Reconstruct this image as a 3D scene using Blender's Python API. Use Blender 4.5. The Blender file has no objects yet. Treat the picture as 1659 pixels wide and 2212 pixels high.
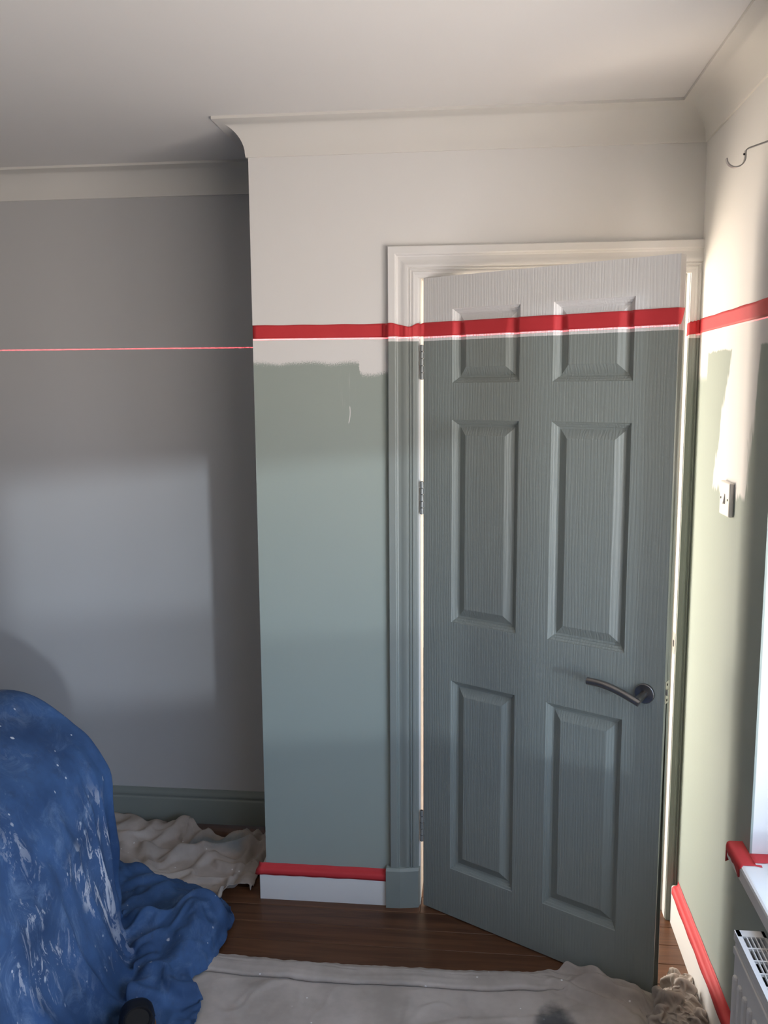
import bpy, bmesh, math, random
import numpy as np
from mathutils import Vector, Matrix, noise
random.seed(7)
S = bpy.context.scene
COL = S.collection

# ------------------------------------------------------------------ camera
# fitted from the photograph (1659 x 2212): x = right wall plane, y = door wall plane, z up
F_PX, PITCH, YAW, ROLL = 1907.87, .13764, .10791, -.00594
CAM = Vector((-.62898, -2.68218, 1.66814))
cd = bpy.data.cameras.new('camera'); cam = bpy.data.objects.new('camera', cd); COL.objects.link(cam)
S.camera = cam
cd.sensor_fit = 'VERTICAL'; cd.sensor_height = 36; cd.lens = F_PX / 2212 * 36
cd.clip_start = .05
fw = Vector((-math.sin(YAW)*math.cos(PITCH), math.cos(YAW)*math.cos(PITCH), -math.sin(PITCH)))
r0 = Vector((math.cos(YAW), math.sin(YAW), 0)); u0 = r0.cross(fw)
r1 = r0*math.cos(ROLL) + u0*math.sin(ROLL); u1 = -r0*math.sin(ROLL) + u0*math.cos(ROLL)
cam.matrix_world = Matrix(((r1.x, u1.x, -fw.x, CAM.x), (r1.y, u1.y, -fw.y, CAM.y), (r1.z, u1.z, -fw.z, CAM.z), (0, 0, 0, 1)))

# ------------------------------------------------------------------ light
S.view_settings.view_transform = 'Standard'; S.view_settings.look = 'None'
S.view_settings.gamma = 1; S.view_settings.use_curve_mapping = False
S.view_settings.exposure = 0.45
w = bpy.data.worlds.new('sky'); S.world = w; w.use_nodes = True
bg = w.node_tree.nodes['Background']
# cool sky above the horizon, warm sunlit ground below it
wt = w.node_tree; wc = wt.nodes.new('ShaderNodeTexCoord'); ws = wt.nodes.new('ShaderNodeSeparateXYZ'); wr0 = wt.nodes.new('ShaderNodeValToRGB')
wm = wt.nodes.new('ShaderNodeMapRange'); wm.inputs[1].default_value = -.12; wm.inputs[2].default_value = .10
wt.links.new(wc.outputs['Generated'], ws.inputs[0]); wt.links.new(ws.outputs[2], wm.inputs[0]); wt.links.new(wm.outputs[0], wr0.inputs[0]); wt.links.new(wr0.outputs[0], bg.inputs[0])
wr0.color_ramp.elements[0].color = (1.0, .90, .82, 1); wr0.color_ramp.elements[1].color = (.33, .45, .64, 1)
bg.inputs[1].default_value = 8.0

def lamp(name, kind, energy, color, loc, direction=None, **kw):
    l = bpy.data.lights.new(name, kind); l.energy = energy; l.color = color
    for k, v in kw.items(): setattr(l, k, v)
    o = bpy.data.objects.new(name, l); COL.objects.link(o); o.location = loc
    if direction is not None: o.rotation_euler = Vector(direction).to_track_quat('-Z', 'Y').to_euler()
    return o
# low, hazy daylight striking in under the added blind
lamp('low_sun', 'SUN', .66, (.76, .88, 1.0), (3, -5, 2), (-.305/.566, .477/.566, -.05), angle=math.radians(2.2))
# sky portal in the room window (samples the sky, gives no light itself)
po = lamp('window_portal', 'AREA', 1, (1, 1, 1), (.16, -2.245, 1.3), (-1, 0, 0), shape='RECTANGLE', size=3.09, size_y=1.40)
po.data.cycles.is_portal = True
# daylight arriving in the hall through the open doorway of a sunlit room on its left
lamp('hall_daylight', 'AREA', 46, (1.0, .82, .58), (-1.235, 1.12, .88), (1, -.12, 0), shape='RECTANGLE', size=.95, size_y=1.5)
# cross-line laser level: a fan of red light one hair thick at the height of the tape
ls = lamp('laser_level_fan', 'POINT', 1000, (1.0, .10, .13), (-1.05, -3.3, 1.8212), shadow_soft_size=0)
ls.data.use_nodes = True

# ------------------------------------------------------------------ node helpers
class NT:
    def __init__(s, tree): s.t = tree; s.n = tree.nodes; s.l = tree.links
    def node(s, typ, **kw):
        n = s.n.new(typ)
        for k, v in kw.items(): setattr(n, k, v)
        return n
    def put(s, sock, v):
        if isinstance(v, bpy.types.NodeSocket): s.l.new(v, sock)
        elif v is not None:
            if isinstance(v, (tuple, list)) and len(v) == 3 and sock.type == 'RGBA': v = (*v, 1)
            sock.default_value = v
    def m(s, op, a, b=None, c=None):
        n = s.node('ShaderNodeMath', operation=op)
        for i, v in enumerate((a, b, c)): s.put(n.inputs[i], v)
        return n.outputs[0]
    def mix(s, f, a, b, blend='MIX'):
        n = s.node('ShaderNodeMix', data_type='RGBA', blend_type=blend)
        s.put(n.inputs[0], f); s.put(n.inputs[6], a); s.put(n.inputs[7], b); return n.outputs[2]
    def step(s, v, lo, hi):
        n = s.node('ShaderNodeMapRange', interpolation_type='SMOOTHSTEP')
        s.put(n.inputs[0], v); s.put(n.inputs[1], lo); s.put(n.inputs[2], hi); return n.outputs[0]
    def noise(s, vec, scale, detail=2, rough=.5, dist=0):
        n = s.node('ShaderNodeTexNoise'); s.put(n.inputs['Vector'], vec)
        n.inputs['Scale'].default_value = scale; n.inputs['Detail'].default_value = detail
        n.inputs['Roughness'].default_value = rough; n.inputs['Distortion'].default_value = dist
        return n.outputs[0]
    def voro(s, vec, scale, feature='F1'):
        n = s.node('ShaderNodeTexVoronoi', feature=feature); s.put(n.inputs['Vector'], vec)
        n.inputs['Scale'].default_value = scale; return n
    def scale(s, vec, x, y, z):
        n = s.node('ShaderNodeMapping'); s.put(n.inputs[0], vec); n.inputs['Scale'].default_value = (x, y, z); return n.outputs[0]
    def sep(s, vec):
        n = s.node('ShaderNodeSeparateXYZ'); s.put(n.inputs[0], vec); return n.outputs
    def bump(s, h, strength=.3, dist=.002):
        n = s.node('ShaderNodeBump'); n.inputs['Strength'].default_value = strength; n.inputs['Distance'].default_value = dist
        s.put(n.inputs['Height'], h); return n.outputs[0]
    def band(s, v, lo, hi, soft):
        return s.m('MULTIPLY', s.step(v, lo-soft, lo+soft), s.m('SUBTRACT', 1.0, s.step(v, hi-soft, hi+soft)))

def material(name, color=(.8, .8, .8), rough=.6, metal=0, build=None, spec=.5):
    mt = bpy.data.materials.new(name); mt.use_nodes = True
    n = NT(mt.node_tree); b = mt.node_tree.nodes['Principled BSDF']
    b.inputs['Base Color'].default_value = (*color, 1); b.inputs['Roughness'].default_value = rough
    b.inputs['Metallic'].default_value = metal; b.inputs['Specular IOR Level'].default_value = spec
    if build:
        tc = n.node('ShaderNodeTexCoord'); geo = n.node('ShaderNodeNewGeometry')
        res = build(n, tc.outputs['Object'], geo.outputs['Position'], b)
        if res is not None: n.put(b.inputs['Base Color'], res)
    return mt

# laser light: emit only within a hair of the horizontal plane
n = NT(ls.data.node_tree); em = [q for q in n.n if q.type == 'EMISSION'][0]
tc = n.node('ShaderNodeTexCoord'); zz = n.sep(tc.outputs['Normal'])[2]
spk = n.noise(tc.outputs['Normal'], 700, 1)
n.put(em.inputs['Strength'], n.m('MULTIPLY', n.m('LESS_THAN', n.m('ABSOLUTE', zz), .00055), n.m('ADD', .35, n.m('MULTIPLY', n.step(spk, .35, .65), 1.1))))

WHITE = (.80, .785, .76); SAGE = (.345, .395, .355); ZT = 1.8232
def plaster(n, P, amt=.12):
    return n.bump(n.m('ADD', n.noise(P, 90, 3), n.noise(P, 14, 2)), amt, .0012)
def b_white(n, O, P, b):
    n.put(b.inputs['Normal'], plaster(n, P))
    return n.mix(n.noise(P, 2.2, 3), (.775, .76, .735), (.82, .805, .785))
def b_ceiling(n, O, P, b):
    n.put(b.inputs['Normal'], plaster(n, P, .08))
    return n.mix(n.noise(P, 1.6, 3), (.79, .775, .755), (.83, .815, .80))
def b_front(n, O, P, b):
    x, y, z = n.sep(P)
    n.put(b.inputs['Normal'], plaster(n, P))
    base = n.mix(n.noise(P, 3.0, 3), SAGE, (.37, .415, .37))
    white = n.mix(n.noise(P, 2.2, 3), (.775, .76, .735), (.82, .805, .785))
    e = n.m('SUBTRACT', 1.746, n.m('MULTIPLY', n.step(n.m('ADD', x, n.m('MULTIPLY', n.m('SUBTRACT', n.noise(P, 60, 3, .7), .5), .035)), -.998, -.985), .034))
    e = n.m('ADD', e, n.m('MULTIPLY', n.m('SUBTRACT', n.noise(n.scale(P, 9, 9, 3), 1, 2), .5), .03))
    st = n.m('MULTIPLY', n.m('SUBTRACT', n.noise(P, 300, 4, .8), .5), .055)
    mask = n.step(n.m('ADD', n.m('SUBTRACT', z, e), st), -.003, .010)
    # brushed streaks and one scratch of white under the edge
    sv = n.noise(n.scale(P, 330, 1, 7), 1, 2)
    streak = n.m('MULTIPLY', n.m('MULTIPLY', n.band(x, -1.052, -1.010, .010), n.band(z, 1.632, 1.715, .03)), n.m('MULTIPLY', n.step(sv, .52, .75), .5))
    line = n.m('ABSOLUTE', n.m('SUBTRACT', x, n.m('SUBTRACT', -1.0215, n.m('MULTIPLY', n.m('POWER', n.m('ABSOLUTE', n.m('SUBTRACT', z, 1.602)), 2.0), 4.0))))
    scr = n.m('MULTIPLY', n.m('SUBTRACT', 1.0, n.step(line, .0008, .0018)), n.band(z, 1.568, 1.618, .004))
    return n.mix(n.m('MAXIMUM', n.m('MAXIMUM', mask, streak), scr), base, white)
def b_right(n, O, P, b):
    x, y, z = n.sep(P)
    n.put(b.inputs['Normal'], plaster(n, P))
    base = n.mix(n.noise(P, 3.0, 3), SAGE, (.37, .415, .37))
    white = n.mix(n.noise(P, 2.2, 3), (.775, .76, .735), (.82, .805, .785))
    jit = n.m('MULTIPLY', n.m('SUBTRACT', n.noise(n.scale(P, 1, 26, 5), 1, 3, .7), .5), .10)
    top = n.step(n.m('ADD', n.m('SUBTRACT', z, 1.765), n.m('MULTIPLY', jit, .25)), -.003, .003)
    corner = n.m('MULTIPLY', n.step(n.m('ADD', y, n.m('MULTIPLY', jit, .3)), -.115, -.105), n.step(z, 1.68, 1.72))
    dz = n.m('SUBTRACT', 1.763, z)
    yl = n.m('SUBTRACT', n.m('ADD', y, jit), n.m('ADD', -.345, n.m('MULTIPLY', dz, .36)))
    yr = n.m('SUBTRACT', n.m('ADD', y, jit), n.m('ADD', -.575, n.m('MULTIPLY', dz, .14)))
    strip = n.m('MULTIPLY', n.m('SUBTRACT', 1.0, n.step(yl, -.006, .006)), n.step(yr, -.010, .010))
    strip = n.m('MULTIPLY', strip, n.step(n.m('ADD', z, jit), 1.395, 1.415))
    m = n.m('MAXIMUM', n.m('MAXIMUM', top, strip), corner)
    m = n.m('MAXIMUM', m, n.step(x, .004, .006))
    return n.mix(m, base, white)
def b_twotone(n, O, P, b):            # gloss-painted joinery, white above the tape and sage below
    x, y, z = n.sep(P)
    g = n.noise(n.scale(O, 55, 55, 1.6), 1, 4, .6, 1.2)
    n.put(b.inputs['Normal'], n.bump(n.m('ADD', n.m('MULTIPLY', g, .5), n.noise(P, 160, 2)), .10, .0009))
    edge = n.m('ADD', n.m('SUBTRACT', z, 1.8105), n.m('MULTIPLY', n.m('SUBTRACT', n.noise(P, 130, 2), .5), .0016))
    return n.mix(n.step(edge, -.0006, .0006), (.262, .288, .266), (.80, .785, .765))
def b_door(n, O, P, b):               # the moulded door skin carries an embossed wood grain
    x, y, z = n.sep(P)
    wv = n.node('ShaderNodeTexWave', wave_type='BANDS', bands_direction='X')
    n.put(wv.inputs['Vector'], n.scale(O, 1, 1, .07)); wv.inputs['Scale'].default_value = 34
    wv.inputs['Distortion'].default_value = 9; wv.inputs['Detail'].default_value = 3; wv.inputs['Detail Scale'].default_value = 1.1
    g = n.noise(n.scale(O, 260, 260, 9), 1, 3, .6)
    n.put(b.inputs['Normal'], n.bump(n.m('ADD', n.m('MULTIPLY', wv.outputs[1], .7), g), .42, .0010))
    edge = n.m('ADD', n.m('SUBTRACT', z, 1.8105), n.m('MULTIPLY', n.m('SUBTRACT', n.noise(P, 130, 2), .5), .0016))
    return n.mix(n.step(edge, -.0006, .0006), (.262, .288, .266), (.80, .785, .765))
def b_gloss(n, O, P, b):
    n.put(b.inputs['Normal'], n.bump(n.noise(P, 60, 2), .05, .001))
    return n.mix(n.noise(P, 4, 3), (.77, .755, .73), (.81, .80, .78))
def b_sagegloss(n, O, P, b):
    n.put(b.inputs['Normal'], n.bump(n.noise(P, 60, 2), .05, .001))
    return n.mix(n.noise(P, 4, 3), (.25, .28, .26), (.28, .31, .285))
def b_tape(n, O, P, b):
    h = n.noise(n.scale(P, 1, 1, .25), 700, 2)
    n.put(b.inputs['Normal'], n.bump(n.m('ADD', h, n.m('MULTIPLY', n.noise(P, 35, 2), 1.5)), .25, .0006))
    return n.mix(n.noise(P, 18, 3), (.56, .034, .042), (.66, .052, .060))
def b_wood(n, O, P, b):
    oi = n.node('ShaderNodeObjectInfo').outputs['Random']
    sh = n.node('ShaderNodeVectorMath', operation='ADD'); n.put(sh.inputs[0], P)
    cmb = n.node('ShaderNodeCombineXYZ'); n.put(cmb.inputs[0], n.m('MULTIPLY', oi, 37.0)); n.put(cmb.inputs[1], n.m('MULTIPLY', oi, 11.0))
    n.put(sh.inputs[1], cmb.outputs[0])
    v = sh.outputs[0]
    g = n.noise(n.scale(v, 2.2, 34, 1), 1, 5, .62, .6)
    f = n.noise(n.scale(v, 9, 210, 1), 1, 3, .6)
    c = n.mix(n.step(g, .30, .72), (.042, .0165, .0085), (.150, .064, .030))
    c = n.mix(n.m('MULTIPLY', f, .35), c, (.05, .02, .01))
    c = n.mix(n.m('MULTIPLY', oi, .42), c, (.17, .072, .032))
    n.put(b.inputs['Normal'], n.bump(f, .12, .0006))
    return c
def cloth_builder(kind):
    def f(n, O, P, b):
        x, y, z = n.sep(P)
        weave = n.m('ADD', n.noise(n.scale(P, 900, 220, 220), 1, 1), n.noise(n.scale(P, 220, 900, 900), 1, 1))
        n.put(b.inputs['Normal'], n.bump(weave, .30, .0007))
        blot = n.noise(P, 5.5, 4, .6)
        if kind == 'sheet':
            c = n.mix(n.step(blot, .3, .75), (.385, .335, .295), (.55, .485, .435))
            sp = n.voro(P, 34)
            d = n.m('ADD', sp.outputs['Distance'], n.m('MULTIPLY', n.noise(P, 150, 2), .10))
            pick = n.step(n.sep(sp.outputs['Color'])[0], .80, .82)
            c = n.mix(n.m('MULTIPLY', n.m('SUBTRACT', 1.0, n.step(d, .13, .16)), pick), c, (.78, .76, .74))
            dk = n.voro(P, 21); pk = n.step(n.sep(dk.outputs['Color'])[1], .90, .92)
            c = n.mix(n.m('MULTIPLY', n.m('SUBTRACT', 1.0, n.step(dk.outputs['Distance'], .10, .13)), pk), c, (.10, .10, .11))
            # the sooty paint blot near the door and the blue-grey smear in the alcove
            sx = n.m('DIVIDE', n.m('ADD', x, .415), .065); sy = n.m('DIVIDE', n.m('ADD', y, .56), .13)
            q = n.m('ADD', n.m('ADD', n.m('MULTIPLY', sx, sx), n.m('MULTIPLY', sy, sy)), n.m('MULTIPLY', n.noise(P, 28, 3), 1.1))
            c = n.mix(n.m('MULTIPLY', n.m('SUBTRACT', 1.0, n.step(q, .7, 1.7)), .85), c, (.045, .052, .060))
            sx = n.m('DIVIDE', n.m('ADD', x, 1.57), .13); sy = n.m('DIVIDE', n.m('SUBTRACT', y, .27), .055)
            q = n.m('ADD', n.m('ADD', n.m('MULTIPLY', sx, sx), n.m('MULTIPLY', sy, sy)), n.m('MULTIPLY', n.noise(P, 28, 3), .9))
            c = n.mix(n.m('MULTIPLY', n.m('SUBTRACT', 1.0, n.step(q, .7, 1.6)), .7), c, (.20, .27, .31))
            return c
        # blue tarpaulin, streaked with dried emulsion; lower drape painted paler for window light and wear
        c = n.mix(n.step(blot, .25, .8), (.017, .050, .135), (.050, .122, .285))
        c = n.mix(n.m('MULTIPLY', n.step(n.noise(n.scale(P, 38, 22, 7), 1, 4, .7), .50, .85), .5), c, (.028, .040, .070))
        dusty = n.step(n.noise(n.scale(P, 13, 9, 6), 1, 6, .74, .8), .50, .78)
        worn = n.m('SUBTRACT', 1.0, n.step(n.m('ADD', n.m('ADD', z, n.m('MULTIPLY', n.m('ADD', x, 1.7), .9)), n.m('MULTIPLY', n.noise(P, 6, 3), .25)), .50, .74))  # paler low on the drape: window light painted in, along with wear
        worn = n.m('MULTIPLY', worn, n.m('SUBTRACT', 1.0, n.step(n.m('ADD', x, n.m('MULTIPLY', n.noise(P, 9, 2), .06)), -1.66, -1.57)))  # floor pile stays darker, its shade put into the colour
        worn = n.m('MULTIPLY', worn, n.m('SUBTRACT', 1.0, n.step(y, -.40, -.34)))
        c = n.mix(n.m('MULTIPLY', n.m('ADD', n.m('MULTIPLY', dusty, .75), .12), n.m('ADD', .30, n.m('MULTIPLY', worn, .70))), c, (.30, .42, .62))
        zone = n.m('MULTIPLY', n.step(n.noise(P, 4.0, 2), .46, .56), worn)
        swipe = n.step(n.noise(n.scale(P, 20, 24, 7.5), 1, 5, .72, 1.2), .535, .585)
        c = n.mix(n.m('MULTIPLY', n.m('MULTIPLY', swipe, zone), .92), c, (.74, .74, .78))
        for sc, th, hi in ((23, .68, .15), (47, .85, .17)):
            sp = n.voro(n.scale(P, 1, 1, .62), sc)
            d = n.m('ADD', sp.outputs['Distance'], n.m('MULTIPLY', n.noise(n.scale(P, 1, 1, .4), 90, 3, .7), .26))
            cs = n.sep(sp.outputs['Color'])
            pick = n.m('MULTIPLY', n.step(cs[0], th, th+.01), n.m('ADD', .35, n.m('MULTIPLY', cs[1], .6)))
            c = n.mix(n.m('MULTIPLY', n.m('SUBTRACT', 1.0, n.step(d, hi+.04, hi+.11)), pick), c, (.66, .69, .74))
        return c
    return f
def b_metal(n, O, P, b):
    n.put(b.inputs['Roughness'], n.m('ADD', .26, n.m('MULTIPLY', n.noise(n.scale(P, 300, 300, 60), 1, 2), .22)))
    return n.mix(n.noise(P, 60, 3), (.20, .195, .195), (.31, .30, .295))

MAT = {
 'white': material('white emulsion', WHITE, .9, build=b_white, spec=.3),
 'shade_grey_wall': material('emulsion greyed for shade', (.58, .575, .57), .9, build=lambda n, O, P, b: n.mix(n.noise(P, 2.4, 3), (.555, .548, .545), (.60, .592, .59)), spec=.3),  # alcove paint greyed, so part of its shade is in the colour
 'sage_wall': material('sage emulsion', SAGE, .9, build=lambda n, O, P, b: n.mix(n.noise(P, 3, 3), SAGE, (.37, .415, .37)), spec=.3),
 'cove': material('cream coving paint', (.84, .80, .73), .8, build=lambda n, O, P, b: n.mix(n.noise(P, 3, 3), (.765, .74, .695), (.80, .775, .735)), spec=.3),
 'ceiling': material('ceiling emulsion', WHITE, .95, build=b_ceiling, spec=.2),
 'front': material('half painted door wall', WHITE, .85, build=b_front, spec=.3),
 'right': material('patchy window wall', WHITE, .85, build=b_right, spec=.3),
 'joinery': material('two tone painted joinery', SAGE, .42, build=b_twotone),
 'door': material('two tone painted door', SAGE, .45, build=b_door),
 'gloss': material('white gloss paint', WHITE, .35, build=b_gloss),
 'sage_gloss': material('sage gloss paint', SAGE, .45, build=b_sagegloss),
 'tape': material('red masking tape', (.6, .03, .04), .6, build=b_tape, spec=.35),
 'wood': material('dark oak boards', (.1, .05, .03), .34, build=b_wood, spec=.4),
 'sheet': material('cotton dust sheet', (.5, .47, .43), .95, build=cloth_builder('sheet'), spec=.15),
 'tarp': material('blue tarpaulin cloth', (.05, .1, .25), .75, build=cloth_builder('tarp'), spec=.3),
 'nickel': material('worn satin nickel', (.18, .18, .18), .35, 1, build=b_metal),
 'steel': material('bright steel', (.55, .54, .52), .3, 1, build=lambda n, O, P, b: n.mix(n.noise(P, 80, 2), (.5, .49, .47), (.62, .60, .57))),
 'hinge': material('paint smeared steel', (.30, .32, .31), .45, .4, build=lambda n, O, P, b: n.mix(n.noise(P, 140, 2), (.26, .28, .27), (.40, .41, .40))),
 'plastic': material('white switch plastic', (.78, .75, .72), .35, build=lambda n, O, P, b: n.mix(n.noise(P, 30, 2), (.76, .73, .70), (.80, .775, .75))),
 'rad': material('white radiator enamel', (.76, .755, .75), .4, build=lambda n, O, P, b: n.mix(n.noise(P, 20, 2), (.74, .735, .73), (.79, .785, .78))),
 'dark': material('dark hollow', (.012, .011, .010), .9, build=lambda n, O, P, b: n.mix(n.noise(P, 50, 2), (.008, .008, .008), (.018, .016, .014))),
 'leather': material('black boot leather', (.012, .012, .014), .5, spec=.25, build=lambda n, O, P, b: n.mix(n.noise(P, 60, 3), (.004, .004, .006), (.010, .010, .013))),
 'welt': material('tan rubber sole', (.20, .085, .03), .6, build=lambda n, O, P, b: n.mix(n.noise(P, 40, 3), (.16, .065, .022), (.26, .12, .045))),
 'blind': material('cream blind fabric', (.62, .57, .50), .9, build=lambda n, O, P, b: n.mix(n.noise(P, 200, 2), (.58, .53, .46), (.66, .61, .54))),
 'upvc': material('white window plastic', (.78, .78, .78), .3, build=lambda n, O, P, b: n.mix(n.noise(P, 20, 2), (.76, .76, .76), (.80, .80, .80))),
}
def glass_mat():
    mt = bpy.data.materials.new('window glass'); mt.use_nodes = True; n = NT(mt.node_tree); n.n.clear()
    o = n.node('ShaderNodeOutputMaterial'); mx = n.node('ShaderNodeMixShader'); mx.inputs[0].default_value = .06
    tr = n.node('ShaderNodeBsdfTransparent'); gl = n.node('ShaderNodeBsdfGlossy'); gl.inputs['Roughness'].default_value = .02
    n.l.new(tr.outputs[0], mx.inputs[1]); n.l.new(gl.outputs[0], mx.inputs[2]); n.l.new(mx.outputs[0], o.inputs[0]); return mt
MAT['glass'] = glass_mat()
def net_mat():
    mt = bpy.data.materials.new('white net'); mt.use_nodes = True; n = NT(mt.node_tree); b = n.n['Principled BSDF']
    tc = n.node('ShaderNodeTexCoord'); b.inputs['Base Color'].default_value = (.75, .75, .75, 1); b.inputs['Roughness'].default_value = .9
    n.put(b.inputs['Alpha'], n.m('ADD', .35, n.m('MULTIPLY', n.noise(tc.outputs['Object'], 400, 1), .2))); return mt
MAT['net'] = net_mat()

# ------------------------------------------------------------------ mesh helpers
def tag(o, label=None, cat=None, group=None, kind=None):
    for k, v in (('label', label), ('category', cat), ('group', group), ('kind', kind)):
        if v: o[k] = v
    return o
def link(name, me, mat, parent=None, smooth=False):
    o = bpy.data.objects.new(name, me); COL.objects.link(o)
    if mat: me.materials.append(MAT[mat])
    if parent: o.parent = parent
    if smooth:
        for p in me.polygons: p.use_smooth = True
    return o
def mesh(name, verts, faces, mat, parent=None, smooth=False, sharp=None):
    me = bpy.data.meshes.new(name); me.from_pydata([tuple(v) for v in verts], [], faces); me.update()
    bm = bmesh.new(); bm.from_mesh(me); bmesh.ops.recalc_face_normals(bm, faces=bm.faces); bm.to_mesh(me); bm.free()
    o = link(name, me, mat, parent, smooth)
    if smooth and sharp: me.set_sharp_from_angle(angle=math.radians(sharp))
    return o
def open_mesh(name, verts, faces, mat, parent=None, smooth=True):      # keeps the given winding
    me = bpy.data.meshes.new(name); me.from_pydata([tuple(v) for v in verts], [], faces); me.update()
    return link(name, me, mat, parent, smooth)
def empty(name, loc=(0, 0, 0)):
    o = bpy.data.objects.new(name, None); COL.objects.link(o); o.location = loc; o.empty_display_size = .05; return o
def add_box(bm, lo, hi, bevel=0):
    r = bmesh.ops.create_cube(bm, size=1)
    vs = r['verts']
    for v in vs:
        v.co = Vector([(lo[i]+hi[i])/2 + v.co[i]*(hi[i]-lo[i]) for i in range(3)])
    if bevel:
        es = list({e for v in vs for e in v.link_edges})
        bmesh.ops.bevel(bm, geom=es, offset=bevel, segments=2, profile=.5, affect='EDGES')
def boxes(name, lst, mat, parent=None, bevel=0):
    bm = bmesh.new()
    for lo, hi in lst: add_box(bm, lo, hi, bevel)
    me = bpy.data.meshes.new(name); bm.to_mesh(me); bm.free()
    return link(name, me, mat, parent)
def tube(name, pts, rad, mat, parent=None, seg=16, cap=True, flat=None):
    pts = [Vector(p) for p in pts]; V = []; Fc = []; up = None
    for i, p in enumerate(pts):
        t = (pts[min(i+1, len(pts)-1)] - pts[max(i-1, 0)]).normalized()
        if up is None: up = t.orthogonal().normalized()
        a = (up - t*up.dot(t)).normalized(); up = a; bb = t.cross(a)
        r = rad[i] if isinstance(rad, (list, tuple)) else rad
        for k in range(seg):
            q = 2*math.pi*k/seg; V.append(p + (a*math.cos(q) + bb*math.sin(q))*r)
    for i in range(len(pts)-1):
        for k in range(seg):
            Fc.append((i*seg+k, i*seg+(k+1) % seg, (i+1)*seg+(k+1) % seg, (i+1)*seg+k))
    if cap: Fc += [tuple(range(seg))[::-1], tuple(range((len(pts)-1)*seg, len(pts)*seg))]
    return mesh(name, V, Fc, mat, parent, True, 40)
def catmull(P, k):
    out = []
    for i in range(len(P)-1):
        a, b, c, d = P[max(i-1, 0)], P[i], P[i+1], P[min(i+2, len(P)-1)]
        for j in range(k):
            t = j/k
            out.append(b + (c-a)*.5*t + (a*2.5*-1*-1 - b*2.5 + c*2 - d*.5 - a*1.5)*t*t + ((b-c)*1.5 + (d-a)*.5)*t*t*t)
    out.append(P[-1]); return out
def sweep(name, path, prof, mat, closed=False, parent=None, smooth=True):
    """path: list of 2-D points, prof(d, h): d = distance to the left of travel, h = height. Mitred corners."""
    V = []; np_ = len(prof)
    P = [Vector(p) for p in path]
    for i, p in enumerate(P):
        ns = []
        if i > 0: t = (p-P[i-1]).normalized(); ns.append(Vector((-t.y, t.x)))
        if i < len(P)-1: t = (P[i+1]-p).normalized(); ns.append(Vector((-t.y, t.x)))
        m = sum(ns, Vector((0, 0)))
        m = m / m.dot(ns[0]) if len(ns) == 2 else ns[0]
        for d, h in prof: V.append((p.x + m.x*d, p.y + m.y*d, h))
    Fc = [(i*np_+k, i*np_+k+1, (i+1)*np_+k+1, (i+1)*np_+k) for i in range(len(P)-1) for k in range(np_-1)]
    Fc += [tuple(range(np_)), tuple(range((len(P)-1)*np_, len(P)*np_))]
    return V, Fc

# ------------------------------------------------------------------ the room
H, XC, AY = 2.4486, -1.319, .4773
XL, YB = -4.6, -5.6                       # left wall and wall behind the camera
st = lambda o, label, cat: tag(o, label, cat, kind='structure')
fl = boxes('floor', [((XL-.1, YB-.1, -.06), (.25, AY+.13, -.0118)), ((-1.3, AY+.13, -.06), (.45, 3.1, -.0118))], 'wood')
st(fl, 'dark brown oak board floor running through the doorway', 'floor')
# boards: 91 mm wide rows laid along the door wall, staggered end joints
PW, GAP = .0915, .0013
def plank(x0, x1, y0, y1):
    dz = random.uniform(-.0005, .0003)
    V = []; b = .0012
    for z, k in ((-.0118, 0), (-b+dz, 0), (dz, b)):
        V += [(x0+k, y0+k, z), (x1-k, y0+k, z), (x1-k, y1-k, z), (x0+k, y1-k, z)]
    Fc = [(0, 1, 5, 4), (1, 2, 6, 5), (2, 3, 7, 6), (3, 0, 4, 7), (4, 5, 9, 8), (5, 6, 10, 9), (6, 7, 11, 10), (7, 4, 8, 11), (8, 9, 10, 11)]
    open_mesh('plank', V, Fc, 'wood', fl, False)
row = 0
y = -.2325 - PW*49
while y < 3.0:
    xa0, xb0 = (XL, 0) if y + PW < AY+.02 else (-1.2, .35)
    if y > AY+.02: xa0 = -1.2
    off = {49: .555+1.30, 50: .555, 51: .806, 52: .40}.get(row, random.uniform(0, 1.85))
    xs = [xa0]; x = -off - 1.85*math.ceil((-xa0-off)/1.85)
    while x < xb0:
        if x > xa0 + .12 and x < xb0 - .08: xs.append(x)
        x += 1.85
    xs.append(xb0)
    if y + PW > YB:
        for a, c in zip(xs, xs[1:]): plank(a+GAP/2, c-GAP/2, y+GAP/2, y+PW-GAP/2)
    y += PW; row += 1
ce = boxes('ceiling', [((XL-.1, YB-.1, H), (.25, AY+.13, H+.1)), ((-1.3, AY+.13, H), (.45, 3.1, H+.1))], 'ceiling')
st(ce, 'plain off white plaster ceiling', 'ceiling')
OPL, OPR, OPZ = -.836, -.002, 2.030        # rough opening for the lining
wf = boxes('wall_front', [((XC, 0, 0), (OPL, .13, H)), ((OPL, 0, OPZ), (.0, .13, H)), ((XC, .13, 0), (-1.2, AY+.13, H))], 'front')
st(wf, 'projecting door wall, white on top and sage green below a ragged edge', 'wall')
wb = boxes('wall_back', [((XL-.1, AY, 0), (XC, AY+.13, H))], 'shade_grey_wall'); st(wb, 'alcove wall greyed to deepen its shade, crossed by a red laser line', 'wall')
wl = boxes('wall_left', [((XL-.1, YB-.1, 0), (XL, AY, H))], 'sage_wall'); st(wl, 'sage green side wall facing the window', 'wall')
wr_ = boxes('wall_rear', [((XL, YB-.1, 0), (.25, YB, H))], 'sage_wall'); st(wr_, 'sage green wall facing the door', 'wall')
WY0, WY1, WZ0, WZ1 = -3.80, -.69, .58, 2.02
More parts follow.
